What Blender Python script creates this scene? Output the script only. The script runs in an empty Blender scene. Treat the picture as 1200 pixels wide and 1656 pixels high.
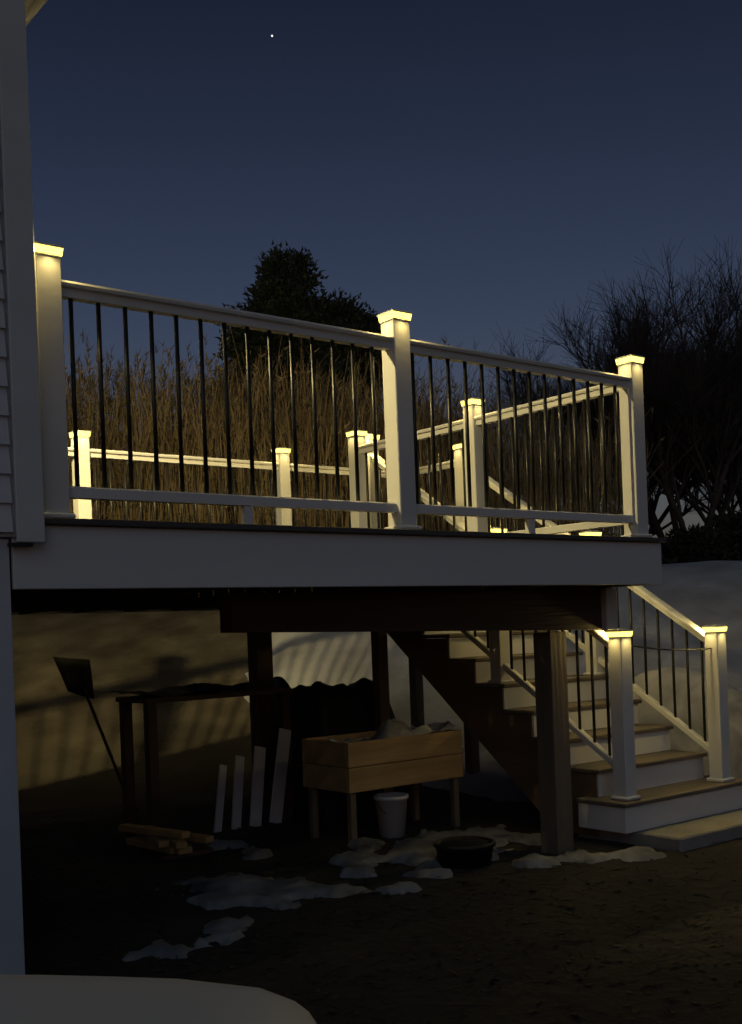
import bpy, bmesh, math, random
from mathutils import Vector, Matrix, noise
R = math.radians
random.seed(7)
scene = bpy.context.scene
col = scene.collection

# ---------------------------------------------------------------- camera
EYE = Vector((-1.713, -4.167, 1.38))
YAW, ROLL, FPX, PY = 0.664, 0.038, 1803.4, 1017.755        # focal length and principal row of a 1200 x 1656 frame
fwd = Vector((math.sin(YAW), math.cos(YAW), 0)); rgt = Vector((math.cos(YAW), -math.sin(YAW), 0)); up = Vector((0, 0, 1))
cam_d = bpy.data.cameras.new('camera'); cam = bpy.data.objects.new('camera', cam_d); col.objects.link(cam)
cr = rgt * math.cos(ROLL) - up * math.sin(ROLL); cu_ = rgt * math.sin(ROLL) + up * math.cos(ROLL)
m3 = Matrix((cr, cu_, -fwd)).transposed()
cam.matrix_world = Matrix.Translation(EYE) @ m3.to_4x4()
cam_d.sensor_fit = 'HORIZONTAL'; cam_d.sensor_width = 36; cam_d.lens = 36 * FPX / 1200
cam_d.shift_y = (PY - 828) / 1200
cam_d.clip_start = 0.05; cam_d.clip_end = 5000
scene.camera = cam

# ---------------------------------------------------------------- dusk sky, fill lamp added for the afterglow, exposure
SUN_ROT, SUN_EL = R(215), R(2.0)
world = bpy.data.worlds.new('World'); scene.world = world; world.use_nodes = True
wn = world.node_tree; wn.nodes.clear()
sky = wn.nodes.new('ShaderNodeTexSky'); sky.sky_type = 'NISHITA'; sky.sun_disc = False
sky.sun_elevation = SUN_EL; sky.sun_rotation = SUN_ROT; sky.air_density = 1.0; sky.dust_density = 0.3; sky.ozone_density = 2.2
tint = wn.nodes.new('ShaderNodeMix'); tint.data_type = 'RGBA'; tint.blend_type = 'MULTIPLY'; tint.inputs[0].default_value = 1
tcw = wn.nodes.new('ShaderNodeTexCoord'); sxyz = wn.nodes.new('ShaderNodeSeparateXYZ'); ramp = wn.nodes.new('ShaderNodeValToRGB')   # dusk sky deepens towards the zenith
wn.links.new(tcw.outputs['Generated'], sxyz.inputs[0]); wn.links.new(sxyz.outputs[2], ramp.inputs[0])
ramp.color_ramp.elements.new(0.16); e0 = ramp.color_ramp.elements[0]; e0.position = 0.0; e0.color = (0.68, 0.80, 1.55, 1)
ramp.color_ramp.elements[1].position = 0.16; ramp.color_ramp.elements[1].color = (1.28, 1.02, 1.34, 1)
ramp.color_ramp.elements[2].position = 0.55; ramp.color_ramp.elements[2].color = (0.435, 0.322, 0.41, 1)
wn.links.new(ramp.outputs[0], tint.inputs[7])
bg = wn.nodes.new('ShaderNodeBackground'); bg.inputs[1].default_value = 0.05
wo = wn.nodes.new('ShaderNodeOutputWorld')
wn.links.new(sky.outputs[0], tint.inputs[6]); wn.links.new(tint.outputs[2], bg.inputs[0]); wn.links.new(bg.outputs[0], wo.inputs[0])
fill_d = bpy.data.lights.new('dusk_fill', 'SUN'); fill_d.energy = 0.125; fill_d.angle = R(50); fill_d.color = (0.58, 0.80, 1.0)  # added soft lamp, stands in for afterglow and brightens the front faces
fill_o = bpy.data.objects.new('dusk_fill', fill_d); col.objects.link(fill_o)
sd = Vector((math.sin(SUN_ROT), math.cos(SUN_ROT), math.tan(R(36)))).normalized()
fill_o.rotation_euler = sd.to_track_quat('Z', 'Y').to_euler()
vs = scene.view_settings; vs.view_transform = 'Standard'; vs.look = 'None'; vs.gamma = 1; vs.use_curve_mapping = False
vs.exposure = 0.0
scene.cycles.max_bounces = 6; scene.cycles.caustics_reflective = False; scene.cycles.caustics_refractive = False
scene.cycles.sample_clamp_indirect = 4.0
WARM = (1.0, 0.74, 0.25)

# ---------------------------------------------------------------- helpers
def mat(name, base, rough=0.6, var=0.0, scale=8.0, bump=0.0, bscale=60.0, metal=0.0, emit=None, estr=0.0, col2=None, coords='Object', stretch=(1, 1, 1), spec=0.5, detail=4):
    m = bpy.data.materials.new(name); m.use_nodes = True
    nt = m.node_tree; b = nt.nodes['Principled BSDF']
    b.inputs['Base Color'].default_value = (*base, 1); b.inputs['Roughness'].default_value = rough; b.inputs['Metallic'].default_value = metal
    b.inputs['Specular IOR Level'].default_value = spec
    tc = nt.nodes.new('ShaderNodeTexCoord'); mp = nt.nodes.new('ShaderNodeMapping'); mp.inputs['Scale'].default_value = stretch
    nt.links.new(tc.outputs[coords], mp.inputs[0])
    if var > 0 or col2:
        n = nt.nodes.new('ShaderNodeTexNoise'); n.inputs['Scale'].default_value = scale; n.inputs['Detail'].default_value = detail
        nt.links.new(mp.outputs[0], n.inputs['Vector'])
        r = nt.nodes.new('ShaderNodeValToRGB'); r.color_ramp.elements[0].position = 0.3; r.color_ramp.elements[1].position = 0.7
        c2 = col2 or tuple(min(1, x * (1 + var)) for x in base); c1 = base if col2 else tuple(x * (1 - var) for x in base)
        r.color_ramp.elements[0].color = (*c1, 1); r.color_ramp.elements[1].color = (*c2, 1)
        nt.links.new(n.outputs[0], r.inputs[0]); nt.links.new(r.outputs[0], b.inputs['Base Color'])
    if bump > 0:
        n2 = nt.nodes.new('ShaderNodeTexNoise'); n2.inputs['Scale'].default_value = bscale; n2.inputs['Detail'].default_value = 5
        nt.links.new(mp.outputs[0], n2.inputs['Vector'])
        bp = nt.nodes.new('ShaderNodeBump'); bp.inputs['Strength'].default_value = bump; bp.inputs['Distance'].default_value = 0.02
        nt.links.new(n2.outputs[0], bp.inputs['Height']); nt.links.new(bp.outputs[0], b.inputs['Normal'])
    if emit:
        b.inputs['Emission Color'].default_value = (*emit, 1); b.inputs['Emission Strength'].default_value = estr
    return m
M = {
 'vinyl': mat('white_vinyl', (0.74, 0.74, 0.72), 0.42, 0.05, 3.0, 0.05, 25),
 'fascia': mat('white_pvc_board', (0.70, 0.70, 0.69), 0.5, 0.07, 2.0, 0.06, 18, stretch=(0.3, 1, 1.5)),
 'siding': mat('white_siding', (0.70, 0.71, 0.73), 0.5, 0.06, 5.0, 0.12, 40, stretch=(0.15, 1, 2)),
 'lowerwall': mat('painted_lower_wall', (0.60, 0.62, 0.66), 0.6, 0.07, 3.0, 0.1, 30),
 'metal': mat('black_metal', (0.018, 0.017, 0.016), 0.38, 0.2, 20, metal=0.2),
 'deck': mat('composite_decking', (0.085, 0.075, 0.068), 0.6, 0.22, 6.0, 0.25, 70, stretch=(0.1, 1.5, 1.5)),
 'tread': mat('composite_tread', (0.17, 0.14, 0.11), 0.6, 0.22, 6.0, 0.25, 70, stretch=(0.1, 1.5, 1.5)),
 'treated': mat('treated_lumber', (0.075, 0.045, 0.028), 0.75, 0.3, 5.0, 0.3, 40, stretch=(1, 1, 0.15)),
 'beam_wood': mat('beam_lumber', (0.07, 0.042, 0.027), 0.8, 0.3, 5.0, 0.3, 40, stretch=(0.1, 1, 1.5)),
 'post_wood': mat('post_lumber', (0.16, 0.125, 0.085), 0.75, 0.3, 5.0, 0.3, 40, stretch=(1, 1, 0.12)),
 'stringer': mat('stringer_lumber', (0.20, 0.13, 0.07), 0.75, 0.25, 4.0, 0.3, 30, stretch=(1, 0.2, 1)),
 'cedar': mat('cedar_board', (0.44, 0.30, 0.14), 0.7, 0.25, 7.0, 0.3, 40, stretch=(0.12, 1, 1.2)),
 'snow': mat('old_snow', (0.34, 0.345, 0.37), 0.8, 0, 1.7, 0.6, 12, col2=(0.60, 0.61, 0.65), detail=7),
 'soil': mat('dark_soil', (0.013, 0.011, 0.009), 0.95, 0, 1.3, 0.9, 14, col2=(0.034, 0.029, 0.023)),
 'lens': mat('led_lens', (0.35, 0.27, 0.07), 0.4, emit=(1.0, 0.80, 0.13), estr=3.4),
 'reed': mat('dry_reed', (0.30, 0.22, 0.105), 0.8, 0.4, 1.2),
 'plume': mat('reed_plume', (0.17, 0.13, 0.09), 0.9, 0.3, 2.0),
 'bark': mat('grey_bark', (0.075, 0.06, 0.05), 0.9, 0.3, 6.0, 0.4, 20),
 'twig': mat('bare_twig', (0.07, 0.055, 0.045), 0.9, 0.3, 3.0),
 'needle': mat('dark_needles', (0.022, 0.032, 0.02), 0.8, 0.4, 3.0),
 'shrubleaf': mat('shrub_leaf', (0.035, 0.04, 0.025), 0.85, 0.4, 2.0),
 'roof': mat('roof_shingle', (0.06, 0.058, 0.06), 0.9, 0.3, 12, 0.5, 60),
 'carpaint': mat('white_car_paint', (0.78, 0.78, 0.79), 0.4, 0.02, 2.0),
 'glass': mat('car_glass', (0.02, 0.022, 0.025), 0.05),
 'tyre': mat('tyre_rubber', (0.02, 0.02, 0.02), 0.85),
 'rim': mat('alloy', (0.5, 0.5, 0.52), 0.3, metal=0.9),
 'plastic_black': mat('black_plastic', (0.012, 0.012, 0.013), 0.5, 0.2, 8),
 'bucket': mat('white_plastic', (0.70, 0.71, 0.72), 0.45, 0.05, 6),
 'headlight': mat('headlight_lens', (0.6, 0.62, 0.65), 0.1),
 'concrete': mat('concrete', (0.30, 0.28, 0.25), 0.85, 0.15, 6.0, 0.3, 60),
 'picket': mat('weathered_white_paint', (0.66, 0.67, 0.70), 0.6, 0.08, 8),
 'star': mat('star_light', (1, 1, 1), 0.5, emit=(1.0, 0.97, 0.95), estr=1.3),
 'flood': mat('flood_lens', (0.9, 0.85, 0.75), 0.3, emit=(1.0, 0.72, 0.33), estr=6.0),
 'bedsnow': mat('planter_snow', (0.30, 0.30, 0.32), 0.8, 0, 4, 0.6, 14, col2=(0.6, 0.61, 0.64), detail=7),
 'litter': mat('dead_leaf', (0.02, 0.014, 0.009), 0.9, 0, 9, col2=(0.075, 0.055, 0.032)),
 'tarp': mat('black_tarp', (0.012, 0.012, 0.014), 0.6, 0.3, 4, 0.6, 8),
}
W = {}          # world position of every object (no rotations on parents)
def link(name, me, loc, parent=None, m=None):
    o = bpy.data.objects.new(name, me); col.objects.link(o)
    if m is not None and me is not None and not me.materials: me.materials.append(M[m])
    loc = Vector(loc); W[o.name] = loc
    if parent is not None: o.parent = parent; o.location = loc - W[parent.name]
    else: o.location = loc
    return o
def tag(o, label=None, cat=None, group=None, kind=None):
    if label: o['label'] = label
    if cat: o['category'] = cat
    if group: o['group'] = group
    if kind: o['kind'] = kind
    return o
def thing(name, loc, label, cat, group=None): return tag(link(name, None, loc), label, cat, group)
def mesh(name, v, f, smooth=False):
    me = bpy.data.meshes.new(name); me.from_pydata(v, [], f); me.update()
    if smooth:
        for p in me.polygons: p.use_smooth = True
    return me
def box_mesh(sx, sy, sz, bev=0.0, name='board'):
    bm = bmesh.new(); bmesh.ops.create_cube(bm, size=1)
    bmesh.ops.scale(bm, vec=(sx, sy, sz), verts=bm.verts)
    if bev: bmesh.ops.bevel(bm, geom=bm.edges[:], offset=bev, segments=1, affect='EDGES', profile=0.5)
    me = bpy.data.meshes.new(name); bm.to_mesh(me); bm.free(); return me
def box(name, lo, hi, m, parent=None, bev=0.003):
    lo, hi = Vector(lo), Vector(hi); s = hi - lo
    return link(name, box_mesh(s.x, s.y, s.z, min(bev, min(s) * 0.3), name), (lo + hi) / 2, parent, m)
def cyl_mesh(r, h, n=8, r2=None, name='rod'):
    r2 = r if r2 is None else r2; v = []; f = []
    for k in range(n):
        a = 2 * math.pi * k / n; v.append((r * math.cos(a), r * math.sin(a), -h / 2))
    for k in range(n):
        a = 2 * math.pi * k / n; v.append((r2 * math.cos(a), r2 * math.sin(a), h / 2))
    for k in range(n): f.append((k, (k + 1) % n, n + (k + 1) % n, n + k))
    f.append(tuple(range(n - 1, -1, -1))); f.append(tuple(range(n, 2 * n)))
    me = mesh(name, v, f)
    for p in me.polygons: p.use_smooth = len(p.vertices) == 4
    return me
def extrude(name, prof, a, b, m, parent=None):
    """profile (side, up) swept from a to b with vertical end cuts"""
    a, b = Vector(a), Vector(b); mid = (a + b) / 2
    d = b - a; h = Vector((d.x, d.y, 0)).normalized(); s = Vector((h.y, -h.x, 0))
    n = len(prof); v = []
    for e in (a, b):
        for (x, z) in prof: v.append(tuple(e - mid + s * x + Vector((0, 0, z))))
    f = [(k, (k + 1) % n, n + (k + 1) % n, n + k) for k in range(n)] + [tuple(range(n - 1, -1, -1)), tuple(range(n, 2 * n))]
    me = mesh(name, v, f); bm = bmesh.new(); bm.from_mesh(me); bmesh.ops.recalc_face_normals(bm, faces=bm.faces[:]); bm.to_mesh(me); bm.free()
    return link(name, me, mid, parent, m)
def tubes_mesh(name, segs, n=4):
    """segs: list of (p0, p1, r0, r1)"""
    v = []; f = []
    for p0, p1, r0, r1 in segs:
        d = (p1 - p0)
        if d.length < 1e-6: continue
        d.normalize(); a = d.orthogonal().normalized(); b = d.cross(a); i = len(v)
        for p, r in ((p0, r0), (p1, r1)):
            for k in range(n):
                t = 2 * math.pi * k / n; v.append(tuple(p + (a * math.cos(t) + b * math.sin(t)) * r))
        for k in range(n): f.append((i + k, i + (k + 1) % n, i + n + (k + 1) % n, i + n + k))
    return mesh(name, v, f, True)
def pix(px, py, depth):
    X = px - 600; Y = py - PY
    a = X * math.cos(ROLL) - Y * math.sin(ROLL); b = X * math.sin(ROLL) + Y * math.cos(ROLL)
    return EYE + (rgt * (a / FPX) + fwd - up * (b / FPX)) * depth
def camdepth(x, y): return (Vector((x, y, 0)) - EYE).dot(fwd)
def camside(x, y): return (Vector((x, y, 0)) - EYE).dot(rgt)
def sstep(a, b, t):
    t = max(0, min(1, (t - a) / (b - a))); return t * t * (3 - 2 * t)

# ---------------------------------------------------------------- ground, snow
def ground_z(x, y):
    d = camdepth(x, y); s = camside(x, y)
    z = 1.93 * sstep(9.6, 15.6, d)
    z += 0.75 * math.exp(-(((x - 6.1) / 0.75) ** 2 + ((y - 1.7) / 1.0) ** 2))            # ploughed bank beside the stairs
    z += 0.05 * noise.noise(Vector((x * 0.7, y * 0.7, 0))) * sstep(8, 11, d)
    z += 0.015 * noise.noise(Vector((x * 2.1, y * 2.1, 3)))
    if d > 30: z += 0.0
    return z
def axis(lo, hi, dense_lo, dense_hi, step, big):
    a = []; t = lo
    while t < dense_lo: a.append(t); t += max(step, min(big, (dense_lo - t) * 0.3 + step))
    t = dense_lo
    while t < dense_hi: a.append(t); t += step
    while t < hi: a.append(t); t += max(step, min(big, (t - dense_hi) * 0.3 + step))
    a.append(hi); return a
def grid(name, xs, ys, zf):
    v = [(x, y, zf(x, y)) for y in ys for x in xs]; n = len(xs)
    f = [(j * n + i, j * n + i + 1, (j + 1) * n + i + 1, (j + 1) * n + i) for j in range(len(ys) - 1) for i in range(n - 1)]
    return mesh(name, v, f, True)
xs = axis(-400, 600, -4, 12, 0.2, 60); ys = axis(-300, 700, -6, 14, 0.2, 60)
gme = grid('ground', xs, ys, ground_z)
ca = gme.color_attributes.new('straw', 'FLOAT_COLOR', 'POINT')                 # where dead grass covers the soil
for i, v in enumerate(gme.vertices):
    d = camdepth(v.co.x, v.co.y); w = sstep(9.8, 11.4, d + .6 * noise.noise(v.co * .8)) * (0.55 + .45 * noise.noise(v.co * 1.7 + Vector((4, 1, 0))))
    ca.data[i].color = (w, w, w, 1)
sm_ = M['soil'].node_tree; pb_ = sm_.nodes['Principled BSDF']; at_ = sm_.nodes.new('ShaderNodeAttribute'); at_.attribute_name = 'straw'
mx_ = sm_.nodes.new('ShaderNodeMix'); mx_.data_type = 'RGBA'; ol = pb_.inputs['Base Color'].links[0].from_socket
nz_ = sm_.nodes.new('ShaderNodeTexNoise'); nz_.inputs['Scale'].default_value = 2.3; nz_.inputs['Detail'].default_value = 6
rp_ = sm_.nodes.new('ShaderNodeValToRGB'); rp_.color_ramp.elements[0].position = .35; rp_.color_ramp.elements[1].position = .65
rp_.color_ramp.elements[0].color = (.085, .066, .042, 1); rp_.color_ramp.elements[1].color = (.20, .168, .115, 1)
tc_ = sm_.nodes.new('ShaderNodeTexCoord'); sm_.links.new(tc_.outputs['Object'], nz_.inputs['Vector']); sm_.links.new(nz_.outputs[0], rp_.inputs[0])
sm_.links.new(at_.outputs['Fac'], mx_.inputs[0]); sm_.links.new(ol, mx_.inputs[6]); sm_.links.new(rp_.outputs[0], mx_.inputs[7]); sm_.links.new(mx_.outputs[2], pb_.inputs['Base Color'])
tag(link('ground', gme, (0, 0, 0), m='soil'), kind='structure')
patches = [(1.40, 1.15, .20, .09), (1.30, .72, .15, .05), (1.62, .80, .13, .05), (1.75, .62, .10, .03), (2.22, 1.2, .13, .07), (2.5, .92, .13, .10), (2.74, 1.18, .14, .15), (3.05, .95, .15, .13),
           (3.1, 1.3, .15, .10), (2.95, .33, .10, .10), (3.2, .22, .09, .05), (1.9, 2.2, .15, .10), (2.0, 1.75, .10, .06), (2.35, .5, .10, .04), (2.85, .72, .08, .08), (2.1, .9, .09, .04), (2.6, 1.5, .12, .08),
           (3.5, .02, .12, .04), (2.0, .4, .08, .03), (.62, .28, .14, .02), (.95, .45, .10, .02), (3.45, .75, .12, .06), (3.4, 1.15, .13, .07), (2.45, .72, .06, .05), (1.15, .95, .07, .05)]
def snow_h(x, y):
    d = camdepth(x, y)
    n = noise.fractal(Vector((x * 0.9, y * 0.9, 5)), 1.0, 2.0, 4)
    rat = camside(x, y) / max(d, 1)
    edge = 15.5 - 4.6 * sstep(-.13, -.07, rat + .03 * n) - 2.4 * sstep(-.05, .12, rat)
    base = -0.10 + 0.22 * sstep(edge - .3, edge + .9, d + 0.5 * n) + 0.16 * sstep(5.0, 5.7, x + 0.3 * n) * sstep(7.2, 8.4, d)
    base += 0.03 * n
    F = 0; lump = 0
    for (px, py, r, h) in patches:
        q = ((x - px) ** 2 + (y - py) ** 2) / (r * r)
        if q < 6:
            F += math.exp(-q * .45); lump += h * math.exp(-q * 1.2)
    if F > .15 and d < 9.5:
        nn = noise.fractal(Vector((x * 4, y * 4, 9)), .9, 2.0, 5)
        G = F * .75 + .55 * nn + .05
        base = max(base, -.05 + (.075 + .25 * lump) * sstep(.30, .62, G) + .018 * noise.fractal(Vector((x * 11, y * 11, 2)), .8, 2, 3))
    return min(base, 0.22)
sx_ = axis(-380, 580, -.5, 6.5, 0.045, 60); sy_ = axis(-6, 680, -.5, 5, 0.045, 60)
sme = grid('snow_cover', sx_, sy_, lambda x, y: ground_z(x, y) + snow_h(x, y))
ca = sme.color_attributes.new('near_dim', 'FLOAT_COLOR', 'POINT')                  # snow round the deck darkened in colour for the dimmer light there
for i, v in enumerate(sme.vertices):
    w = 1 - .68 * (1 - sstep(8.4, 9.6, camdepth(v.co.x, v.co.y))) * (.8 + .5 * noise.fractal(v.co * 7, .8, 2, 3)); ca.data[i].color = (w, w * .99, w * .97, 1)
sm_ = M['snow'].node_tree; pb_ = sm_.nodes['Principled BSDF']; at_ = sm_.nodes.new('ShaderNodeAttribute'); at_.attribute_name = 'near_dim'
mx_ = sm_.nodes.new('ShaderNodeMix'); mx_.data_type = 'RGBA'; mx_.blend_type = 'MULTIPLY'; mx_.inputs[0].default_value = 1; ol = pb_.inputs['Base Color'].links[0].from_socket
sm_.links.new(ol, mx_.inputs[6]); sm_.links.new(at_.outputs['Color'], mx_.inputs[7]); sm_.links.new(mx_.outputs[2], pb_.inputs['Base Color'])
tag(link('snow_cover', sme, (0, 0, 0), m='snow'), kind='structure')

# ---------------------------------------------------------------- house
house = thing('house', (-0.2, -0.1, 0), 'white clapboard house corner with wide corner board at the left end of the deck', 'house')
HX0, HY1 = -7.0, 7.0
box('lower_wall', (HX0, -0.06, -0.3), (-0.2, HY1, 1.77), 'lowerwall', house, 0.002)
box('upper_wall', (HX0, -0.085, 1.774), (-0.112, HY1, 4.30), 'lowerwall', house, 0.002)
zz = 1.79; k = 0
sb = mesh('siding_board', [(x, y, z) for x in (-3.4, 3.395) for (y, z) in ((0, 0), (-0.024, 0), (-0.006, .116), (0, .116))],
          [(0, 1, 5, 4), (1, 2, 6, 5), (2, 3, 7, 6), (0, 4, 7, 3), (0, 3, 2, 1), (4, 5, 6, 7)])
while zz < 4.2:
    o = link('siding_board', sb, (-3.595, -0.0855, zz), house, 'siding'); zz += 0.108
# side wall boards facing the deck
sb2 = mesh('siding_board', [(x, y, z) for y in (-3.4, 3.4) for (x, z) in ((0, 0), (0.024, 0), (0.006, .116), (0, .116))],
           [(4, 5, 1, 0), (5, 6, 2, 1), (6, 7, 3, 2), (3, 7, 4, 0), (1, 2, 3, 0), (7, 6, 5, 4)])
zz = 1.87
while zz < 4.2:
    link('siding_board', sb2, (-0.1115, 3.45, zz), house, 'siding'); zz += 0.108
box('corner_board', (-0.192, -0.128, 1.752), (-0.085, -0.112, 4.295), 'fascia', house)
box('corner_board', (-0.1015, -0.1115, 1.854), (-0.0855, 0.0, 4.295), 'fascia', house)
box('corner_shade_strip', (-0.215, -0.118, 1.738), (-0.13, -0.08, 1.7505), 'plastic_black', house, 0.001)  # black strip drawn as the shadow below the corner board's end
box('soffit', (-0.11, -0.45, 4.30), (0.30, HY1 + .3, 4.325), 'fascia', house)
box('eave_fascia', (0.302, -0.45, 4.27), (0.325, HY1 + .3, 4.46), 'fascia', house)
for s in (1, -1):
    x0, x1 = (0.33, -3.6) if s == 1 else (-7.5, -3.602)
    me = mesh('roof_slope', [(x0, -.5, 4.40), (x1, -.5, 6.6), (x1, HY1 + .35, 6.6), (x0, HY1 + .35, 4.40), (x0, -.5, 4.47), (x1, -.5, 6.67), (x1, HY1 + .35, 6.67), (x0, HY1 + .35, 4.47)],
              [(0, 1, 2, 3), (4, 5, 6, 7), (0, 1, 5, 4), (2, 3, 7, 6), (0, 3, 7, 4), (1, 2, 6, 5)])
    bm = bmesh.new(); bm.from_mesh(me); bmesh.ops.recalc_face_normals(bm, faces=bm.faces[:]); bm.to_mesh(me); bm.free()
    link('roof_slope', me, (0, 0, 0), house, 'roof')
gm = mesh('gable_wall', [(-7, -.085, 4.302), (-.112, -.085, 4.302), (-3.6, -.085, 6.5), (-7, -.05, 4.302), (-.112, -.05, 4.302), (-3.6, -.05, 6.5)], [(0, 1, 2), (5, 4, 3), (0, 3, 4, 1), (1, 4, 5, 2), (2, 5, 3, 0)])
link('gable_wall', gm, (0, 0, 0), house, 'siding')
# sliding door to the deck (side wall)
door = box('door_frame', (-0.0865, 2.0, 1.86), (-0.06, 3.5, 3.9), 'vinyl', house)
box('door_pane', (-0.0595, 2.08, 1.95), (-0.053, 2.72, 3.82), 'glass', door, 0.001)
box('door_pane', (-0.0595, 2.78, 1.95), (-0.053, 3.42, 3.82), 'glass', door, 0.001)

# ---------------------------------------------------------------- deck platform
DZ = 1.85
deck = thing('deck', (1.8, 1.8, 0), 'raised deck with white fascia, dark board edge and white railing of thin black balusters', 'deck')
bw = 0.1375; y = -0.10; i = 0
bmA = box_mesh(3.79, bw - 0.005, 0.025, 0.003, 'deck_board'); bmB = box_mesh(5.00, bw - 0.005, 0.025, 0.003, 'deck_board')
while y < 3.62:
    long_ = y > 2.62
    link('deck_board', bmB if long_ else bmA, (-0.09 + (5.00 if long_ else 3.79) / 2, y + bw / 2, DZ - 0.0125), deck, 'deck'); y += bw
box('fascia_board', (-0.19, -0.07, 1.58), (3.68, -0.045, DZ - 0.0265), 'fascia', deck)
box('fascia_board', (3.655, -0.044, 1.58), (3.68, 2.60, DZ - 0.0265), 'fascia', deck)
box('fascia_board', (-0.08, 3.64, 1.58), (4.90, 3.665, DZ - 0.0265), 'fascia', deck)
box('fascia_board', (4.86, 2.66, 1.58), (4.885, 3.638, DZ - 0.0265), 'fascia', deck)
box('rim_joist', (-0.08, -0.043, 1.60), (3.653, -0.005, DZ - 0.027), 'treated', deck)
box('rim_joist', (-0.08, 3.60, 1.60), (4.85, 3.638, DZ - 0.027), 'treated', deck)
box('rim_joist', (3.68, 2.66, 1.60), (4.85, 2.70, DZ - 0.027), 'treated', deck)
jm = box_mesh(0.038, 3.60, 0.24, 0.003, 'joist')
for k in range(10):
    link('joist', jm, (0.0 + k * 0.4045, 1.797, DZ - 0.027 - 0.1205), deck, 'treated')
jm2 = box_mesh(0.038, 0.89, 0.24, 0.003, 'joist')
for k in range(3): link('joist', jm2, (4.05 + k * 0.39, 3.148, DZ - 0.027 - 0.1205), deck, 'treated')
bmv = [(x, y, z) for x, zb in ((0.985, 1.39), (3.597, 1.325)) for y, z in ((.33, zb), (.44, zb), (.44, 1.574), (.33, 1.574))]
bme_ = mesh('beam', bmv, [(0, 1, 2, 3), (7, 6, 5, 4), (0, 4, 5, 1), (1, 5, 6, 2), (2, 6, 7, 3), (3, 7, 4, 0)]); bm = bmesh.new(); bm.from_mesh(bme_); bmesh.ops.recalc_face_normals(bm, faces=bm.faces[:]); bm.to_mesh(bme_); bm.free()
link('beam', bme_, (0, 0, 0), deck, 'beam_wood')
box('beam_end_trim', (3.60, 0.29, 1.322), (3.70, 0.45, 1.578), 'fascia', deck)
for (x, yy, w, h) in ((3.28, .47, .14, 1.323), (3.50, 2.40, .09, 1.57), (0.25, 3.2, .09, 1.57), (4.78, 3.50, .09, 1.57), (4.78, 2.80, .09, 1.57)):
    box('support_post', (x - w / 2, yy - w / 2, -0.15), (x + w / 2, yy + w / 2, h), 'post_wood', deck)

box('support_post', (2.84, 3.07, -.15), (2.98, 3.21, 1.575), 'treated', deck)

# ---------------------------------------------------------------- posts, rails, balusters
PW = 0.102
post_me = box_mesh(PW, PW, 1.015, 0.004, 'railing_post'); skirt_me = box_mesh(0.135, 0.135, 0.022, 0.006, 'post_skirt')
def ring(name, w0, z0, w1, z1):
    a, b = w0 / 2, w1 / 2
    v = [(-a, -a, z0), (a, -a, z0), (a, a, z0), (-a, a, z0), (-b, -b, z1), (b, -b, z1), (b, b, z1), (-b, b, z1)]
    return mesh(name, v, [(0, 1, 5, 4), (1, 2, 6, 5), (2, 3, 7, 6), (3, 0, 4, 7)])
collar_me = box_mesh(0.108, 0.108, 0.0065, 0.002, 'collar')
lens_me = ring('lens', 0.1085, 0.0075, 0.1165, 0.036)
def lid():
    v = []
    for w, z in ((.124, .0365), (.124, .042), (.112, .047)):
        a = w / 2; v += [(-a, -a, z), (a, -a, z), (a, a, z), (-a, a, z)]
    v.append((0, 0, .058)); f = [(3, 2, 1, 0)]
    for l in (0, 4):
        for k in range(4): f.append((l + k, l + (k + 1) % 4, l + 4 + (k + 1) % 4, l + 4 + k))
    for k in range(4): f.append((8 + k, 8 + (k + 1) % 4, 12))
    return mesh('cap_lid', v, f)
lid_me = lid()
led_d = bpy.data.lights.new('led', 'SPOT'); led_d.energy = 3.6; led_d.spot_size = R(178); led_d.spot_blend = 0.75; led_d.color = WARM; led_d.shadow_soft_size = 0.006
def cap_light(x, y, z, label):
    t = thing('post_cap_light', (x, y, z), label, 'post light', 'lit post cap lights on the deck and stairs')
    link('collar', collar_me, (x, y, z + 0.0038), t, 'vinyl')
    link('lens', lens_me, (x, y, z), t, 'lens')
    link('cap_lid', lid_me, (x, y, z), t, 'vinyl')
    for dx, dy in ((.068, 0), (-.068, 0), (0, .068), (0, -.068)):          # one LED under each side of the lid
        lo = bpy.data.objects.new('led', led_d); col.objects.link(lo); lo.parent = t; lo.location = (dx, dy, .024); lo.rotation_euler = Vector((dx, dy, -.045)).to_track_quat('-Z', 'Y').to_euler()
def post(x, y, z, h, parent, label, skirt=True):
    me = post_me if abs(h - 1.015) < 1e-4 else box_mesh(PW, PW, h, 0.004, 'railing_post')
    o = link('railing_post', me, (x, y, z + h / 2), parent, 'vinyl')
    if skirt: link('post_skirt', skirt_me, (x, y, z + 0.012), o, 'vinyl')
    if label: cap_light(x, y, z + h, label)
top_prof = [(-.022, -.062), (.022, -.062), (.026, -.03), (.042, -.026), (.046, -.014), (.040, -.004), (.022, 0), (-.022, 0), (-.040, -.004), (-.046, -.014), (-.042, -.026), (-.026, -.03)]
bot_prof = [(-.024, -.045), (.024, -.045), (.024, -.006), (.018, 0), (-.018, 0), (-.024, -.006)]
bal_me = cyl_mesh(0.0098, 0.76, 8, name='baluster')
RT, RB = 2.79, 1.985
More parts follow.
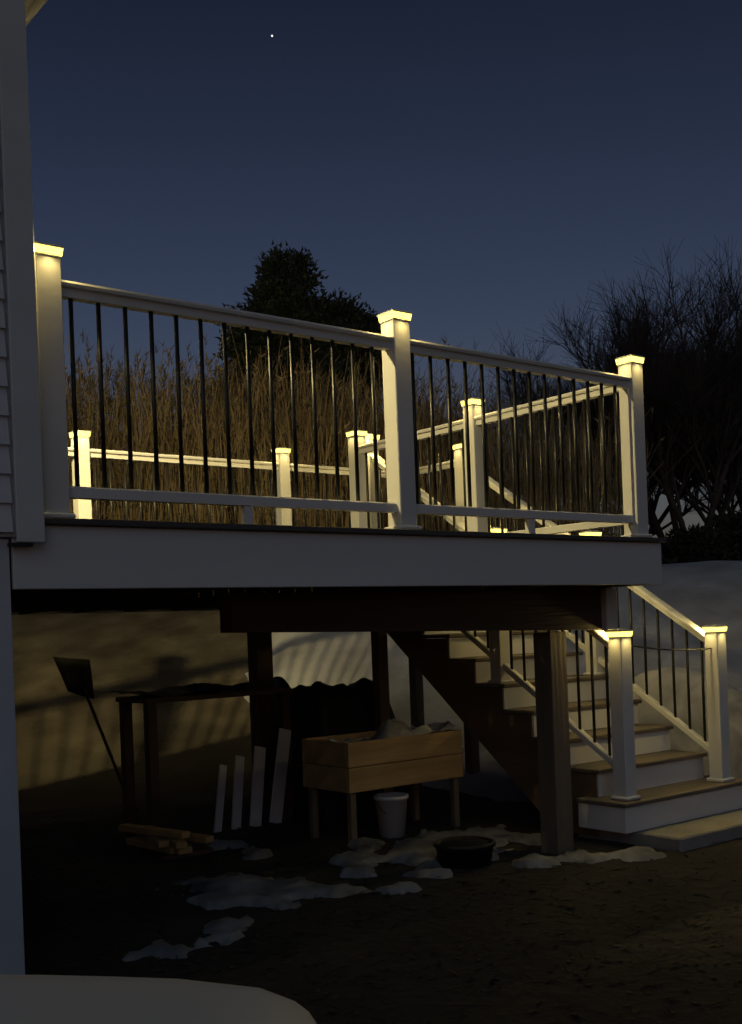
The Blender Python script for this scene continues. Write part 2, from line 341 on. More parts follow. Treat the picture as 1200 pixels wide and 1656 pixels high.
def panel(a, b, n, parent, first=None, step=None, foot=True):
    """level railing panel between plan points a and b (faces of the posts)"""
    a, b = Vector((*a, 0)), Vector((*b, 0)); d = (b - a); L = d.length; d.normalize()
    r = extrude('top_rail', top_prof, a + up * RT, b + up * RT, 'vinyl', parent)
    extrude('bottom_rail', bot_prof, a + up * RB, b + up * RB, 'vinyl', r)
    for k in range(n):
        t = (first + step * k) if first is not None else L * (k + 0.5) / n + 0
        link('baluster', bal_me, a + d * t + up * ((RT - .055 + RB - .01) / 2), r, 'metal')
    if foot: link('support_foot', foot_me, a + d * (L * 0.5) + up * ((RB - .0455 + DZ) / 2), r, 'vinyl')
foot_me = box_mesh(0.04, 0.04, RB - .047 - DZ, 0.002, 'support_foot')
hp = PW / 2
P0, P1, P2 = (0.0, 0.0), (1.768, 0.0), (3.545, 0.0)
S1, S2 = (3.545, 1.336), (3.545, 2.64)
B0, B1, B2 = (1.697, 3.573), (3.464, 3.573), (4.735, 3.573)
T0, T1 = (3.745, 2.735), (4.735, 2.735)
H = 1.015
for (p, lab) in ((P0, 'glowing warm post cap light on the front railing post against the house corner board'), (P1, 'glowing warm post cap light on the middle post of the front railing'),
                 (P2, 'glowing warm post cap light on the front corner post of the deck'), (S1, 'glowing warm post cap light on the middle post of the side railing'),
                 (S2, 'glowing warm post cap light on the last side railing post beside the stair head'), (B0, 'glowing warm post cap light on the rear railing post behind the left panel end'),
                 (B1, 'glowing warm post cap light on the rear railing post standing alone before the tall reeds'), (B2, 'glowing warm post cap light on the far landing corner post'),
                 (T0, 'glowing warm post cap light on the inner post at the head of the stairs'), (T1, 'glowing warm post cap light on the outer post at the head of the stairs')):
    post(p[0], p[1], DZ + 0.0005, H, deck, lab)
panel((P0[0] + hp, 0), (P1[0] - hp, 0), 14, deck, 0.105 - hp, 0.1163)
panel((P1[0] + hp, 0), (P2[0] - hp, 0), 14, deck, 1.869 - P1[0] - hp, 0.1177)
panel((3.545, hp), (3.545, S1[1] - hp), 10, deck)
panel((3.545, S1[1] + hp), (3.545, S2[1] - hp), 10, deck)
panel((-0.08, 3.573), (B0[0] - hp, 3.573), 14, deck)
panel((B0[0] + hp, 3.573), (B1[0] - hp, 3.573), 14, deck)
panel((B1[0] + hp, 3.573), (B2[0] - hp, 3.573), 10, deck)
panel((4.735, T1[1] + hp), (4.735, B2[1] - hp), 6, deck)

# ---------------------------------------------------------------- staircase
stair = thing('staircase', (4.24, 0.2, 0), 'outdoor stairs with white risers, brown treads and white railings descending beside the deck', 'staircase')
RI, RU, Z1, Y1 = 0.1756, 0.27, 0.27, 0.20
SX0, SX1 = 3.70, 4.80
tm = box_mesh(SX1 - SX0 + 0.03, 0.30, 0.027, 0.005, 'tread'); rm = box_mesh(SX1 - SX0 - 0.01, 0.016, RI - 0.029, 0.001, 'riser')
for k in range(9):
    z = Z1 + k * RI; yy = Y1 + k * RU
    if k == 0:
        box('tread', (3.60, Y1, Z1 - 0.027), (4.93, Y1 + 0.40, Z1), 'tread', stair, 0.005)
        box('riser', (3.615, Y1 + 0.018, Z1 - 0.185), (4.915, Y1 + 0.034, Z1 - 0.0285), 'fascia', stair)
        box('step_side', (3.615, Y1 + 0.0345, Z1 - 0.185), (3.631, Y1 + 0.395, Z1 - 0.0285), 'fascia', stair)
        box('step_side', (4.899, Y1 + 0.0345, Z1 - 0.185), (4.915, Y1 + 0.395, Z1 - 0.0285), 'fascia', stair)
    else:
        link('tread', tm, ((SX0 + SX1) / 2, yy + 0.15, z - 0.0135), stair, 'tread')
        link('riser', rm, ((SX0 + SX1) / 2, yy + 0.032, z - 0.0275 - (RI - 0.029) / 2), stair, 'vinyl')
link('riser', rm, ((SX0 + SX1) / 2, Y1 + 9 * RU + 0.03, DZ - 0.0275 - (RI - 0.029) / 2), stair, 'vinyl')
box('base_slab', (3.72, -0.10, -0.10), (5.05, 0.70, Z1 - 0.187), 'concrete', stair, 0.01)
def stringer(x0, x1, m):
    pts = [(Y1 + RU + 0.045, 0.02), (Y1 + RU + 0.045, Z1 + RI - 0.03)]
    for k in range(1, 9):
        pts.append((Y1 + (k + 1) * RU + 0.041, Z1 + k * RI - 0.03)); pts.append((Y1 + (k + 1) * RU + 0.041, Z1 + (k + 1) * RI - 0.03))
    pts += [(2.655, DZ - 0.03), (2.655, DZ - 0.42), (Y1 + RU + 0.40, 0.02)]
    n = len(pts); v = [(x0, a, b) for a, b in pts] + [(x1, a, b) for a, b in pts]
    f = [tuple(range(n)), tuple(range(2 * n - 1, n - 1, -1))] + [(k, n + k, n + (k + 1) % n, (k + 1) % n) for k in range(n)]
    me = mesh('stringer', v, f); bm = bmesh.new(); bm.from_mesh(me); bmesh.ops.recalc_face_normals(bm, faces=bm.faces[:]); bmesh.ops.triangulate(bm, faces=[q for q in bm.faces if len(q.verts) > 4]); bm.to_mesh(me); bm.free()
    link('stringer', me, (0, 0, 0), stair, m)
stringer(SX0 - 0.001, SX0 + 0.037, 'stringer'); stringer(4.23, 4.268, 'stringer'); stringer(SX1 - 0.037, SX1 + 0.001, 'stringer')
N0, N1, M0, M1 = (3.745, 0.32), (4.735, 0.32), (3.745, 1.37), (4.735, 1.37)
def nose(y): return Z1 + (y - Y1) * RI / RU
for p, lab in ((N0, 'glowing post cap light on the inner newel at the stair foot below the deck corner'), (N1, 'glowing warm post cap light on the outer newel at the foot of the stairs')):
    post(p[0], p[1], Z1 + 0.0005, 1.0, stair, lab)
for p, lab in ((M0, 'glowing warm post cap light halfway down the inner stair railing, peeking over the deck edge'), (M1, 'bright glowing post cap light halfway down the outer stair railing, seen at the deck edge')):
    zb = Z1 + 4 * RI + 0.0005; post(p[0], p[1], zb, 2.0 - zb, stair, lab)
sb_me = cyl_mesh(0.0098, 0.74, 8, name='baluster')
def stair_rail(x, ya, yb):
    r = extrude('handrail', top_prof, (x, ya, nose(ya) + .87), (x, yb, nose(yb) + .87), 'vinyl', stair)
    extrude('bottom_rail', bot_prof, (x, ya, nose(ya) + .115), (x, yb, nose(yb) + .115), 'vinyl', r)
    n = int(round((yb - ya) / 0.125))
    for k in range(n):
        yy = ya + (yb - ya) * (k + 0.5) / n
        link('baluster', sb_me, (x, yy, nose(yy) + (.82 + .10) / 2), r, 'metal')
for x in (3.745, 4.735):
    stair_rail(x, 0.32 + hp, 1.37 - hp); stair_rail(x, 1.37 + hp, 2.735 - hp)
cb = []
pa, pb = Vector((4.735 - hp - .001, .32, 1.165)), Vector((3.745 + hp + .001, .32, 1.225))
for k in range(12):
    q = [pa.lerp(pb, t) - up * 0.02 * math.sin(math.pi * t) - Vector((4.24, .32, 1.19)) for t in (k / 12, (k + 1) / 12)]
    cb.append((q[0], q[1], .0055, .0055))
tag(link('cable', tubes_mesh('cable', cb, 6), (4.24, .32, 1.19), m='metal'), 'thin black cable strung across the stairs between the two bottom newels', 'cable')

# ---------------------------------------------------------------- floodlight under the eave, lighting the deck
FL = Vector((-0.085, 1.05, 4.02))
fl = thing('floodlight', FL, 'twin floodlight mounted on the house side wall under the eave', 'floodlight')
box('mounting_plate', FL + Vector((-.0, -.06, -.06)), FL + Vector((.03, .06, .06)), 'vinyl', fl, .005)
for sgn in (-1, 1):
    az, el = (R(76), R(-8)) if sgn == 1 else (R(-4), R(-38))
    aim = Vector((math.cos(az) * math.cos(el), math.sin(az) * math.cos(el), math.sin(el))); c0 = FL + Vector((.10, sgn * .09, -.02))
    q = aim.to_track_quat('Z', 'Y').to_matrix()
    hm = cyl_mesh(.028, .12, 12, .05, 'lamp_housing'); hm.transform(q.to_4x4()); link('lamp_housing', hm, c0, fl, 'vinyl')
    lm = cyl_mesh(.046, .006, 12, name='lamp_lens'); lm.transform(q.to_4x4()); link('lamp_lens', lm, c0 + aim * .065, fl, 'flood')
    link('lamp_arm', tubes_mesh('lamp_arm', [(Vector((0, 0, 0)), Vector((.06, sgn * .06, -.01)), .012, .012)], 6), FL + Vector((.028, sgn * .03, 0)), fl, 'vinyl')
    ld = bpy.data.lights.new('flood_beam', 'SPOT'); ld.energy = 900 if sgn == 1 else 300; ld.color = (1.0, 0.79, 0.34); ld.spot_size = R(96) if sgn == 1 else R(77); ld.spot_blend = 0.6; ld.shadow_soft_size = 0.05
    lo = bpy.data.objects.new('flood_beam', ld); col.objects.link(lo); lo.parent = fl; lo.location = c0 + aim * .09 - FL
    lo.rotation_euler = aim.to_track_quat('-Z', 'Y').to_euler()

# ---------------------------------------------------------------- things stored under the deck
pl = thing('planter_box', (3.0, 1.7, 0), 'raised cedar planter box on legs filled with snow, standing under the deck', 'planter')
PX0, PX1, PY0, PY1 = 2.50, 3.48, 1.50, 2.02
for k in range(2):
    z0 = 0.345 + k * 0.162
    for lo, hi in (((PX0, PY0, z0), (PX1, PY0 + .022, z0 + .158)), ((PX0, PY1 - .022, z0), (PX1, PY1, z0 + .158)),
                   ((PX0, PY0 + .023, z0), (PX0 + .022, PY1 - .023, z0 + .158)), ((PX1 - .022, PY0 + .023, z0), (PX1, PY1 - .023, z0 + .158))):
        box('plank', lo, hi, 'cedar', pl)
for x in (PX0 + .047, PX1 - .047):
    for yy in (PY0 + .047, PY1 - .047): box('leg', (x - .023, yy - .023, -.03), (x + .023, yy + .023, .66), 'post_wood', pl)
box('floor_board', (PX0 + .024, PY0 + .024, .36), (PX1 - .024, PY1 - .024, .38), 'cedar', pl)
gx = [PX0 + .026 + (PX1 - PX0 - .052) * k / 22 for k in range(23)]; gy = [PY0 + .026 + (PY1 - PY0 - .052) * k / 12 for k in range(13)]
sn = grid('snow_fill', gx, gy, lambda x, y: .62 + .05 * sstep(2.8, 3.3, x) + .10 * noise.fractal(Vector((x * 5, y * 5, 2)), 1, 2, 4) + .06 * math.exp(-((x - 3.1) ** 2 + (y - 1.8) ** 2) / .02))
link('snow_fill', sn, (0, 0, 0), pl, 'bedsnow')
def lathe(name, prof, n, loc, m, parent=None):
    v = []; f = []
    for r, z in prof:
        for k in range(n):
            a = 2 * math.pi * k / n; v.append((r * math.cos(a), r * math.sin(a), z))
    for j in range(len(prof) - 1):
        for k in range(n): f.append((j * n + k, j * n + (k + 1) % n, (j + 1) * n + (k + 1) % n, (j + 1) * n + k))
    f.append(tuple(range(n - 1, -1, -1)))
    return link(name, mesh(name, v, f, True), loc, parent, m)
bu = thing('bucket', (2.93, 1.62, 0.0), 'white plastic bucket standing under the planter box', 'bucket')
lathe('bucket_body', [(.085, 0), (.108, .25), (.118, .25), (.118, .275), (.106, .275), (.100, .24), (.08, .02)], 24, (2.93, 1.62, 0), 'bucket', bu)
hs = []
for k in range(12):
    a0, a1 = math.pi * k / 12, math.pi * (k + 1) / 12
    hs.append((Vector((.12 * math.cos(a0), -.07 * math.sin(a0), .235 - .10 * math.sin(a0))), Vector((.12 * math.cos(a1), -.07 * math.sin(a1), .235 - .10 * math.sin(a1))), .003, .003))
link('handle', tubes_mesh('handle', hs, 5), (2.93, 1.62, 0), bu, 'metal')
tb = thing('planting_tub', (2.66, .62, .0), 'low black plastic tub with frozen soil lying in the snow', 'tub')
lathe('tub_body', [(.15, 0), (.17, .10), (.182, .10), (.182, .12), (.165, .12), (.16, .09)], 22, (2.66, .62, .01), 'plastic_black', tb)
lathe('soil_fill', [(.158, .085), (.14, .115), (.08, .135), (.01, .14)], 18, (2.66, .62, .01), 'soil', tb)
tops = [((2.20, 2.66, .0), (2.34, 2.785, .45), .055), ((2.35, 2.66, .0), (2.48, 2.785, .50), .07), ((2.51, 2.66, .0), (2.655, 2.785, .55), .09), ((2.68, 2.66, .0), (2.88, 2.785, .66), .10)]
labs = ['narrowest of four white boards leaning in a row under the deck', 'second narrowest white board leaning among four under the deck', 'white board leaning between its narrower and its widest neighbour under the deck', 'widest and tallest of four white boards leaning under the deck']
for (a, b, w), lab in zip(tops, labs):
    a, b = Vector(a), Vector(b); d = b - a; me = box_mesh(w, .02, d.length, .002, 'leaning_board')
    zax = d.normalized(); xax = Vector((1, 0, 0)); xax = (xax - zax * xax.dot(zax)).normalized(); yax = zax.cross(xax)
    me.transform(Matrix((xax, yax, zax)).transposed().to_4x4())
    tag(link('leaning_board', me, (a + b) / 2, m='picket'), lab, 'board', 'white boards leaning under the deck')
# dark work bench behind the boards
bn = thing('workbench', (2.3, 3.0, 0), 'dark wooden bench covered with black tarp at the back under the deck', 'bench')
for k in range(4): box('bench_plank', (1.75, 2.78 + k * .12, .93), (2.95, 2.895 + k * .12, .965), 'treated', bn)
for x in (1.80, 2.90):
    for yy in (2.82, 3.2): box('leg', (x - .035, yy - .035, -.03), (x + .035, yy + .035, .929), 'treated', bn)
gx = [1.70 + 1.0 * k / 24 for k in range(25)]; gy = [2.74 + .56 * k / 14 for k in range(15)]
tp = grid('tarp', gx, gy, lambda x, y: .97 + .06 * max(0, noise.fractal(Vector((x * 3, y * 3, 4)), 1, 2, 3) + .4))
link('tarp', tp, (0, 0, 0), bn, 'tarp')
cp = thing('covered_pile', (3.5, 2.95, 0), 'large black tarp-covered heap behind the planter box', 'covered pile')
gx = [2.95 + 1.1 * k / 60 for k in range(61)]; gy = [2.42 + 1.1 * k / 44 for k in range(45)]
def heap(x, y):
    a = sstep(2.95, 3.1, x) * sstep(4.05, 3.55, x) * sstep(2.42, 2.62, y) * sstep(3.52, 3.3, y)
    a = max(0, a) ** .5
    return -.03 + a * (.98 + .12 * noise.fractal(Vector((x * 2.2, y * 2.2, 7)), 1, 2, 4) + .03 * math.sin(x * 19 + 3 * math.sin(y * 5)))
link('tarp', grid('tarp', gx, gy, heap), (0, 0, 0), cp, 'tarp')
link('tarp_rope', tubes_mesh('tarp_rope', [(Vector((x, 2.56 + .0, heap(x, 2.56) + .004)), Vector((x + .05, 2.56, heap(x + .05, 2.56) + .004)), .005, .005) for x in [3.08 + .05 * q for q in range(12)]], 5), (0, 0, 0), cp, 'plastic_black')
# stack of lumber offcuts beneath the planter's left
lp = thing('lumber_pile', (1.65, 2.35, 0), 'low pile of rough lumber offcuts on the ground under the deck', 'lumber')
for k in range(7):
    x = 1.55 + .08 * (k % 3) + random.uniform(-.02, .02); z = .052 + .045 * (k // 3)
    me = box_mesh(.07, random.uniform(.5, .8), .04, .002, 'offcut'); me.transform(Matrix.Rotation(R(random.uniform(-14, 14)), 4, 'Z'))
    link('offcut', me, (x, 2.35, z), lp, 'cedar')
for yy in (1.95, 2.4): box('bearer', (1.48, yy + .11, -.02), (1.82, yy + .19, .031), 'treated', lp)
# shovel standing blade up behind the deck
sh = thing('snow_shovel', (2.15, 4.2, 0.0), 'black snow shovel standing blade up behind the deck', 'shovel')
sv = []
q = [(1.679, 1.261), (1.984, 1.225), (2.024, .91), (1.804, .984)]
for j in range(5):
    for i2 in range(5):
        s_, t_ = i2 / 4, j / 4
        x = (q[0][0] * (1 - s_) + q[1][0] * s_) * (1 - t_) + (q[3][0] * (1 - s_) + q[2][0] * s_) * t_
        z = (q[0][1] * (1 - s_) + q[1][1] * s_) * (1 - t_) + (q[3][1] * (1 - s_) + q[2][1] * s_) * t_
        sv.append((x, 4.2 + .05 * math.cos((s_ - .5) * math.pi) + .03 * t_ * t_, z))
fv = [(j * 5 + i2, j * 5 + i2 + 1, (j + 1) * 5 + i2 + 1, (j + 1) * 5 + i2) for j in range(4) for i2 in range(4)]
bme = mesh('blade', sv, fv, True); bm = bmesh.new(); bm.from_mesh(bme); bmesh.ops.solidify(bm, geom=bm.faces[:], thickness=.006); bm.to_mesh(bme); bm.free()
link('blade', bme, (0, 0, 0), sh, 'plastic_black')
link('shaft', tubes_mesh('shaft', [(Vector((1.93, 4.21, 1.0)), Vector((2.22, 4.1, .1)), .014, .014)], 8), (0, 0, 0), sh, 'plastic_black')
link('grip', tubes_mesh('grip', [(Vector((2.19, 4.1, .08)), Vector((2.22, 4.06, -.02)), .018, .018), (Vector((2.17, 4.12, -.01)), Vector((2.29, 4.05, .02)), .016, .016)], 8), (0, 0, 0), sh, 'plastic_black')

# ---------------------------------------------------------------- parked car, its bonnet corner below the camera
CH = R(-4)        # heading against the view direction
cf = (fwd * math.cos(CH) - rgt * math.sin(CH)); cl = Vector((-cf.y, cf.x, 0))
HZ = 0.80
ctr = EYE + rgt * (-0.93) + fwd * 1.98; ctr.z = 0                   # bonnet front, middle of the car
def cw(x, y, z): return ctr + cf * x + cl * y + up * z            # car coordinates: x forward, y left
car = thing('parked_car', ctr - cf * 1.9, 'white parked car with its rounded bonnet corner in front of the house wall', 'car')
def loft(name, secs, m, parent, close=True):
    v = []; f = []; n = len(secs[0])
    for s in secs: v += [tuple(cw(*p)) for p in s]
    for j in range(len(secs) - 1):
        for k in range(n - 1): f.append((j * n + k, j * n + k + 1, (j + 1) * n + k + 1, (j + 1) * n + k))
    f.append(tuple(range(n))); f.append(tuple(range(len(v) - 1, len(v) - n - 1, -1)))
    me = mesh(name, v, f, True); bm = bmesh.new(); bm.from_mesh(me); bmesh.ops.recalc_face_normals(bm, faces=bm.faces[:]); bm.to_mesh(me); bm.free()
    return link(name, me, (0, 0, 0), parent, m)
def sec(x, hw, zt, zb, rnd=.10, crown=.03):
    pts = [(x, -hw, zb)]
    pts += [(x, -hw, zb + (zt - zb) * .55)]
    for k in range(6):
        a = math.pi / 2 * k / 5; pts.append((x, -hw + rnd - rnd * math.cos(a), zt - crown - rnd * .8 + rnd * .8 * math.sin(a)))
    for k in range(1, 12):
        yy = -hw + rnd + (2 * hw - 2 * rnd) * k / 12; pts.append((x, yy, zt - crown * (yy / hw) ** 2))
    for k in range(6):
        a = math.pi / 2 * (1 - k / 5); pts.append((x, hw - rnd + rnd * math.cos(a), zt - crown - rnd * .8 + rnd * .8 * math.sin(a)))
    pts += [(x, hw, zb + (zt - zb) * .55), (x, hw, zb)]
    return pts
secs = []
for x, hw, zt, zb in ((.16, .50, .52, .30), (.155, .58, .60, .26), (.13, .66, .68, .24), (.08, .73, .745, .23), (.02, .78, .775, .22), (-.08, .83, .795, .22), (-.22, .865, .81, .22), (-.5, .885, .84, .22), (-.9, .895, .88, .22), (-1.25, .90, .92, .22),
                      (-2.0, .90, .94, .22), (-3.2, .90, .95, .22), (-3.9, .88, .93, .24), (-4.2, .82, .88, .28), (-4.3, .70, .70, .34)):
    secs.append(sec(x, hw, zt + .02, zb))
body = loft('body', secs, 'carpaint', car)
# cabin
cab = []
for x, hw, zt in ((-1.15, .74, .93), (-1.5, .70, 1.15), (-1.85, .66, 1.36), (-2.1, .63, 1.43), (-2.6, .62, 1.45), (-3.1, .62, 1.42), (-3.5, .66, 1.25), (-3.95, .72, .95)):
    cab.append(sec(x, hw, zt, .85, .10, .02))
loft('cabin', cab, 'glass', car)
rs = [sec(x, hw, zt, zt - .05, .05, .02) for x, hw, zt in ((-1.9, .64, 1.392), (-2.1, .64, 1.445), (-2.6, .63, 1.465), (-3.1, .63, 1.435), (-3.3, .64, 1.365))]
loft('roof_panel', rs, 'carpaint', car)
for (xa, za, xb, zb) in ((-1.15, .93, -1.92, 1.40), (-3.3, 1.36, -3.95, .95), (-2.55, .95, -2.6, 1.42)):
    for sg in (-1, 1):
        link('pillar', tubes_mesh('pillar', [(cw(xa, sg * .76, za), cw(xb, sg * .66, zb), .03, .025)], 6), (0, 0, 0), car, 'carpaint')
for sg in (-1, 1):   # bonnet shut line raised edge, headlights, mirrors
    link('bonnet_edge', tubes_mesh('bonnet_edge', [(cw(-.02 - .30 * k, sg * (.60 + .035 * k), .782 + .035 * k), cw(-.32 - .30 * k, sg * (.635 + .035 * k), .817 + .035 * k), .006, .006) for k in range(3)], 6), (0, 0, 0), body, 'carpaint')
    hl = bpy.data.meshes.new('headlight'); bm = bmesh.new(); bmesh.ops.create_uvsphere(bm, u_segments=16, v_segments=8, radius=1); bm.to_mesh(hl); bm.free()
    hl.transform(Matrix.Diagonal((.10, .17, .055, 1))); hl.transform(Matrix((cf, cl, up)).transposed().to_4x4())
    link('headlight', hl, cw(.05, sg * .60, .66), car, 'headlight')
for x in (-.75, -3.4):
    for sg in (-1, 1):
        wt = thing if False else None
        tyre = cyl_mesh(.31, .20, 28, name='tyre'); tyre.transform(Matrix.Rotation(R(90), 4, 'X')); tyre.transform(Matrix((cf, cl, up)).transposed().to_4x4())
        wh = link('wheel', tyre, cw(x, sg * .82, .31), car, 'tyre')
        rim = cyl_mesh(.20, .215, 20, name='rim'); rim.transform(Matrix.Rotation(R(90), 4, 'X')); rim.transform(Matrix((cf, cl, up)).transposed().to_4x4())
        link('rim', rim, cw(x, sg * .82, .31), wh, 'rim')

# ---------------------------------------------------------------- vegetation
def gz(p): return ground_z(p.x, p.y)
# tall dry reeds on the bank behind the deck
segs = []; plume_v = []; plume_f = []; leaf_v = []; leaf_f = []
rr = random.Random(3)
for k in range(6500):
    px = rr.uniform(-60, 1010); d = rr.uniform(15.4, 19.5)
    if px > 640 and rr.random() < (px - 640) / 520: continue
    cl_ = noise.noise(Vector((px * .022, d * .9, 1)))
    if cl_ < -.22 and rr.random() < .75: continue
    top = 628 - 55 * noise.noise(Vector((px * .013, d * .5, 7))) + rr.gauss(0, 24) - (14 if px < 180 else 0) + max(0, (px - 640)) * 0.22
    if rr.random() < .5: top += rr.uniform(0, 120)
    p = pix(px, 900, d); p.z = gz(p) - .05
    tip = pix(px, top, d); h = max(.8, tip.z - p.z)
    lean = Vector((rr.gauss(.05, .2), rr.gauss(0, .2), 0)) * h * (.5 if rr.random() < .9 else 1.6)
    q0 = p; q1 = p + lean * .35 + up * h * .6; q2 = p + lean + up * h
    segs.append((q0, q1, .006, .005)); segs.append((q1, q2, .005, .003))
    for j in range(4):
        t = rr.uniform(.2, .85); b = p + lean * t * t + up * h * t; a = rr.uniform(0, 6.28); L = rr.uniform(.25, .55)
        dv = Vector((math.cos(a), math.sin(a), rr.uniform(.3, 1.2))).normalized(); sd_ = Vector((-math.sin(a), math.cos(a), 0)) * .012
        i = len(leaf_v); e = b + dv * L - up * .06; mid = b + dv * L * .55
        leaf_v += [tuple(b), tuple(mid + sd_), tuple(e), tuple(mid - sd_)]; leaf_f.append((i, i + 1, i + 2, i + 3))
    if rr.random() < .5:
        for j in range(7):
            i = len(plume_v); b = q2 - up * rr.uniform(0, .22); dv = Vector((rr.gauss(0, .5), rr.gauss(0, .5), 1)).normalized(); L = rr.uniform(.08, .2); s_ = dv.orthogonal().normalized() * .018
            plume_v += [tuple(b - s_), tuple(b + s_), tuple(b + dv * L)]; plume_f.append((i, i + 1, i + 2))
me = tubes_mesh('tall_reeds', segs, 3)
base_v = [tuple(v.co) for v in me.vertices]; base_f = [tuple(p.vertices) for p in me.polygons]; n0 = len(base_v); n1 = n0 + len(leaf_v)
me = mesh('tall_reeds', base_v + leaf_v + plume_v, base_f + [tuple(i + n0 for i in f) for f in leaf_f] + [tuple(i + n1 for i in f) for f in plume_f])
tag(link('tall_reeds', me, (0, 0, 0), m='reed'), 'dense stand of tall dry reeds on the bank behind the deck', 'reeds', kind='stuff')

# fallen leaves and twigs on the bare ground
lv = []; lf = []
for k in range(4200):
    px = rr.uniform(0, 1250); d = rr.uniform(3.2, 9.0); a = rr.uniform(0, 6.28)
    p = EYE + fwd * d + rgt * ((px - 600) / FPX * d); p.z = ground_z(p.x, p.y) + .006
    if p.x < -.2 and p.y > -.1: continue
    L, w = (rr.uniform(.008, .026), rr.uniform(.006, .015)) if rr.random() < .85 else (rr.uniform(.04, .12), .003)
    e = Vector((math.cos(a), math.sin(a), rr.uniform(-.1, .35))) * L; s_ = Vector((-math.sin(a), math.cos(a), rr.uniform(-.3, .3))) * w; i = len(lv)
    lv += [tuple(p - e), tuple(p + s_), tuple(p + e), tuple(p - s_ + up * .004)]; lf.append((i, i + 1, i + 2, i + 3))
tag(link('leaf_litter', mesh('leaf_litter', lv, lf), (0, 0, 0), m='litter'), 'scattered dead leaves and twigs on the dark ground before the deck', 'leaf litter', kind='stuff')
# bare trees
def bare_tree(name, base, h, stems, spread, seed, label, twig_len=.5, droop=0.0):
    r = random.Random(seed); base = Vector(base); trunk = []; twigs = []
    def grow(p, d, L, rad, lvl):
        n = 3; q = p
        for k in range(n):
            dd = (d + Vector((r.gauss(0, .12), r.gauss(0, .12), r.gauss(.03, .08)))).normalized(); e = q + dd * L / n
            (trunk if lvl < 2 else twigs).append((q, e, rad * (1 - .25 * k / n), rad * (1 - .25 * (k + 1) / n)))
            if lvl < 4:
                m = ((0, 2, 3)[k] if lvl == 0 else (1, 2, 2)[k]) if lvl < 3 else 2
                for _ in range(m):
                    a = r.uniform(0, 6.28); s = d.orthogonal().normalized(); s.rotate(Matrix.Rotation(a, 3, d))
                    nd = (dd + s * r.uniform(.35, .9) + up * (.35 - droop * lvl)).normalized()
                    grow(e, nd, L * r.uniform(.5, .72), rad * .52, lvl + 1)
            q = e; d = dd
        if lvl >= 3:
            for _ in range(3):
                nd = (d + Vector((r.gauss(0, .5), r.gauss(0, .5), r.gauss(.1, .3)))).normalized(); e = q + nd * twig_len * r.uniform(.5, 1)
                twigs.append((q, e, rad * .6, .0025))
    for k in range(stems):
        a = 6.28 * k / stems + r.uniform(-.4, .4); d = Vector((math.cos(a) * spread, math.sin(a) * spread, 1)).normalized()
        grow(base + Vector((math.cos(a), math.sin(a), 0)) * .12, d, h * r.uniform(.46, .60), h * .017, 0)
    t = thing(name, base, label, 'tree', 'bare trees behind the snow field')
    link('trunk', tubes_mesh('trunk', trunk, 6), (0, 0, 0), t, 'bark')
    link('crown', tubes_mesh('crown', twigs, 3), (0, 0, 0), t, 'twig')
def at(px, d, sink=.1):
    p = pix(px, 900, d); p.z = gz(p) - sink; return p
bare_tree('bare_tree', at(1120, 20), 4.05, 7, .34, 11, 'tallest bare many-stemmed tree with rounded crown beyond the stairs')
bare_tree('bare_tree', at(1225, 22), 3.7, 6, .42, 23, 'bare tree with thick leaning limbs to the side of the tallest bare tree')
bare_tree('bare_tree', at(985, 24), 4.2, 7, .36, 35, 'lower bare tree with thin pale twigs behind the deck corner post')
bare_tree('bare_tree', at(705, 19.8), 2.7, 4, .3, 47, 'small bare sapling with sparse twigs behind the side railing')

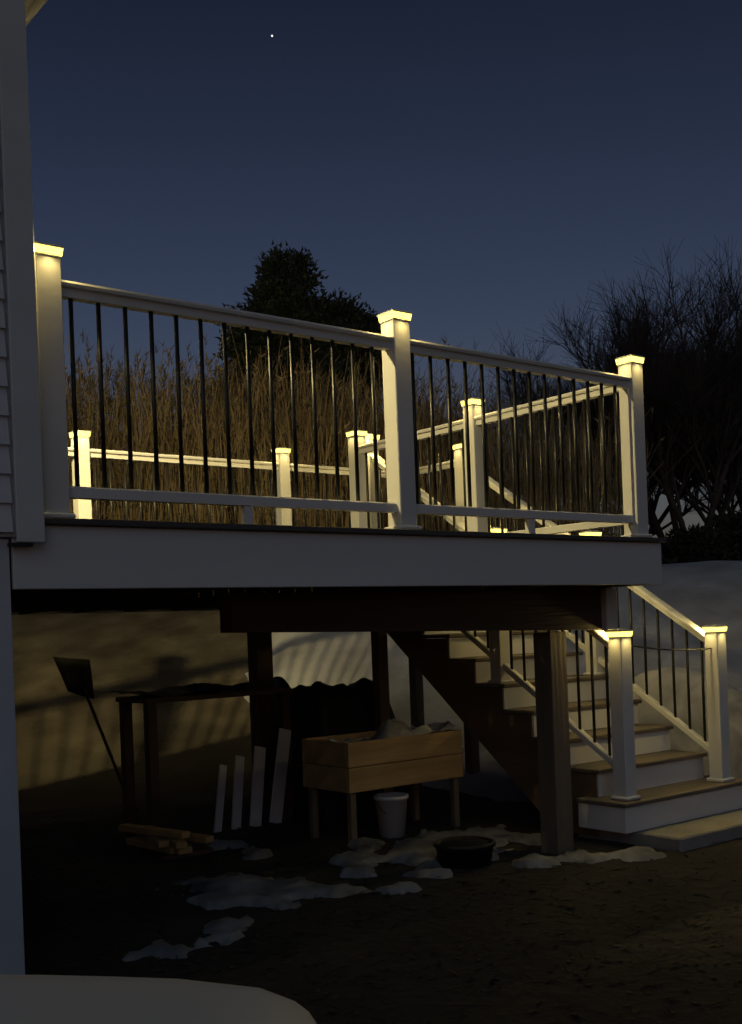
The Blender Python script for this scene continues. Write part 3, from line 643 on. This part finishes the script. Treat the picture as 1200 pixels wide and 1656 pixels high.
# evergreens
def evergreen(name, base, lobes, label, n, leaf, m='needle', group='evergreens behind the deck', cat='tree', trunk_h=None, seed=1):
    """lobes: (centre offset right, height, radius sideways, radius up)"""
    r = random.Random(seed); base = Vector(base); v = []; f = []; limbs = []
    tot = sum(l[2] * l[3] for l in lobes); H_ = trunk_h or max(l[1] for l in lobes)
    for (ox, hz, rx, rz) in lobes:
        c = base + rgt * ox + up * hz; limbs.append((base + up * max(.2, hz - rz) * .7, c, .06, .015))
        for k in range(int(n * rx * rz / tot / 24)):
            while True:
                w = Vector((r.uniform(-1, 1), r.uniform(-1, 1), r.uniform(-1, 1)))
                if .25 < w.length < 1: break
            cc = c + rgt * w.x * rx + fwd * w.y * rx + up * w.z * rz; cs = r.uniform(.10, .24)
            if r.random() < .3: limbs.append((c.lerp(base + up * hz * .8, .3), cc, .02, .006))
            for q in range(24):
                p = cc + Vector((r.uniform(-1, 1), r.uniform(-1, 1), r.uniform(-.7, .7))) * cs; d = (p - c).normalized() + Vector((r.gauss(0, .6), r.gauss(0, .6), r.gauss(.2, .5))); d.normalize()
                s_ = d.orthogonal().normalized() * leaf * .3; s_.rotate(Matrix.Rotation(r.uniform(0, 6.28), 3, d)); i = len(v)
                v += [tuple(p - s_), tuple(p + s_), tuple(p + d * leaf)]; f.append((i, i + 1, i + 2))
    t = thing(name, base, label, cat, group)
    link('trunk', tubes_mesh('trunk', [(base - up * .1, base + up * H_ * .5, .13, .09), (base + up * H_ * .5, base + up * H_, .09, .02)] + limbs, 5), (0, 0, 0), t, 'bark')
    link('crown', mesh('crown', v, f), (0, 0, 0), t, m)
evergreen('pine_tree', at(505, 20), [(-0.42, 5.94, 0.22, 0.42), (-0.02, 5.92, 0.15, 0.38), (-0.42, 5.47, 0.46, 0.40), (-0.77, 5.12, 0.50, 0.30), (-0.06, 5.17, 0.55, 0.40), (0.55, 5.07, 0.50, 0.38), (1.04, 4.77, 0.42, 0.35), (-0.44, 4.62, 1.04, 0.50), (0.66, 4.32, 1.10, 0.60), (-0.22, 3.82, 1.43, 0.60), (0.00, 2.92, 1.43, 0.90), (0.22, 1.82, 1.43, 0.80)],
          'dark evergreen tree with two uneven tops rising behind the reeds', 75000, .10, seed=4)
evergreen('spruce_tree', at(789, 34), [(0, 4.9, .10, .55), (0, 4.1, .25, .6), (0, 3.2, .45, .7), (0, 2, .6, .9)], 'slim dark spruce top poking above the front railing', 6000, .12, seed=5)
for k, (px, d, lobes, lab) in enumerate(((1090, 18.5, [(0, .3, .9, .4), (.3, .55, .6, .35)], 'low dark bush at the snow edge just beyond the deck corner'), (1165, 19, [(0, .45, 1.0, .5), (.4, .8, .6, .4)], 'larger dark bush under the bare trees at the snow edge'), (1230, 18.7, [(0, .6, 1.0, .65)], 'dark bush beside the trunk of the leaning-limbed tree'))):
    evergreen('bush', at(px, d), lobes, lab, 13000, .10, 'shrubleaf', 'dark bushes at the snow edge', 'bush', seed=60 + k)

# ---------------------------------------------------------------- evening star
sp = (pix(440, 58, 1) - EYE).normalized()
sm = bpy.data.meshes.new('star'); bm = bmesh.new(); bmesh.ops.create_icosphere(bm, subdivisions=2, radius=1.9); bm.to_mesh(sm); bm.free()
tag(link('star', sm, EYE + sp * 2500, m='star'), 'single bright evening star in the dark blue sky', 'star')
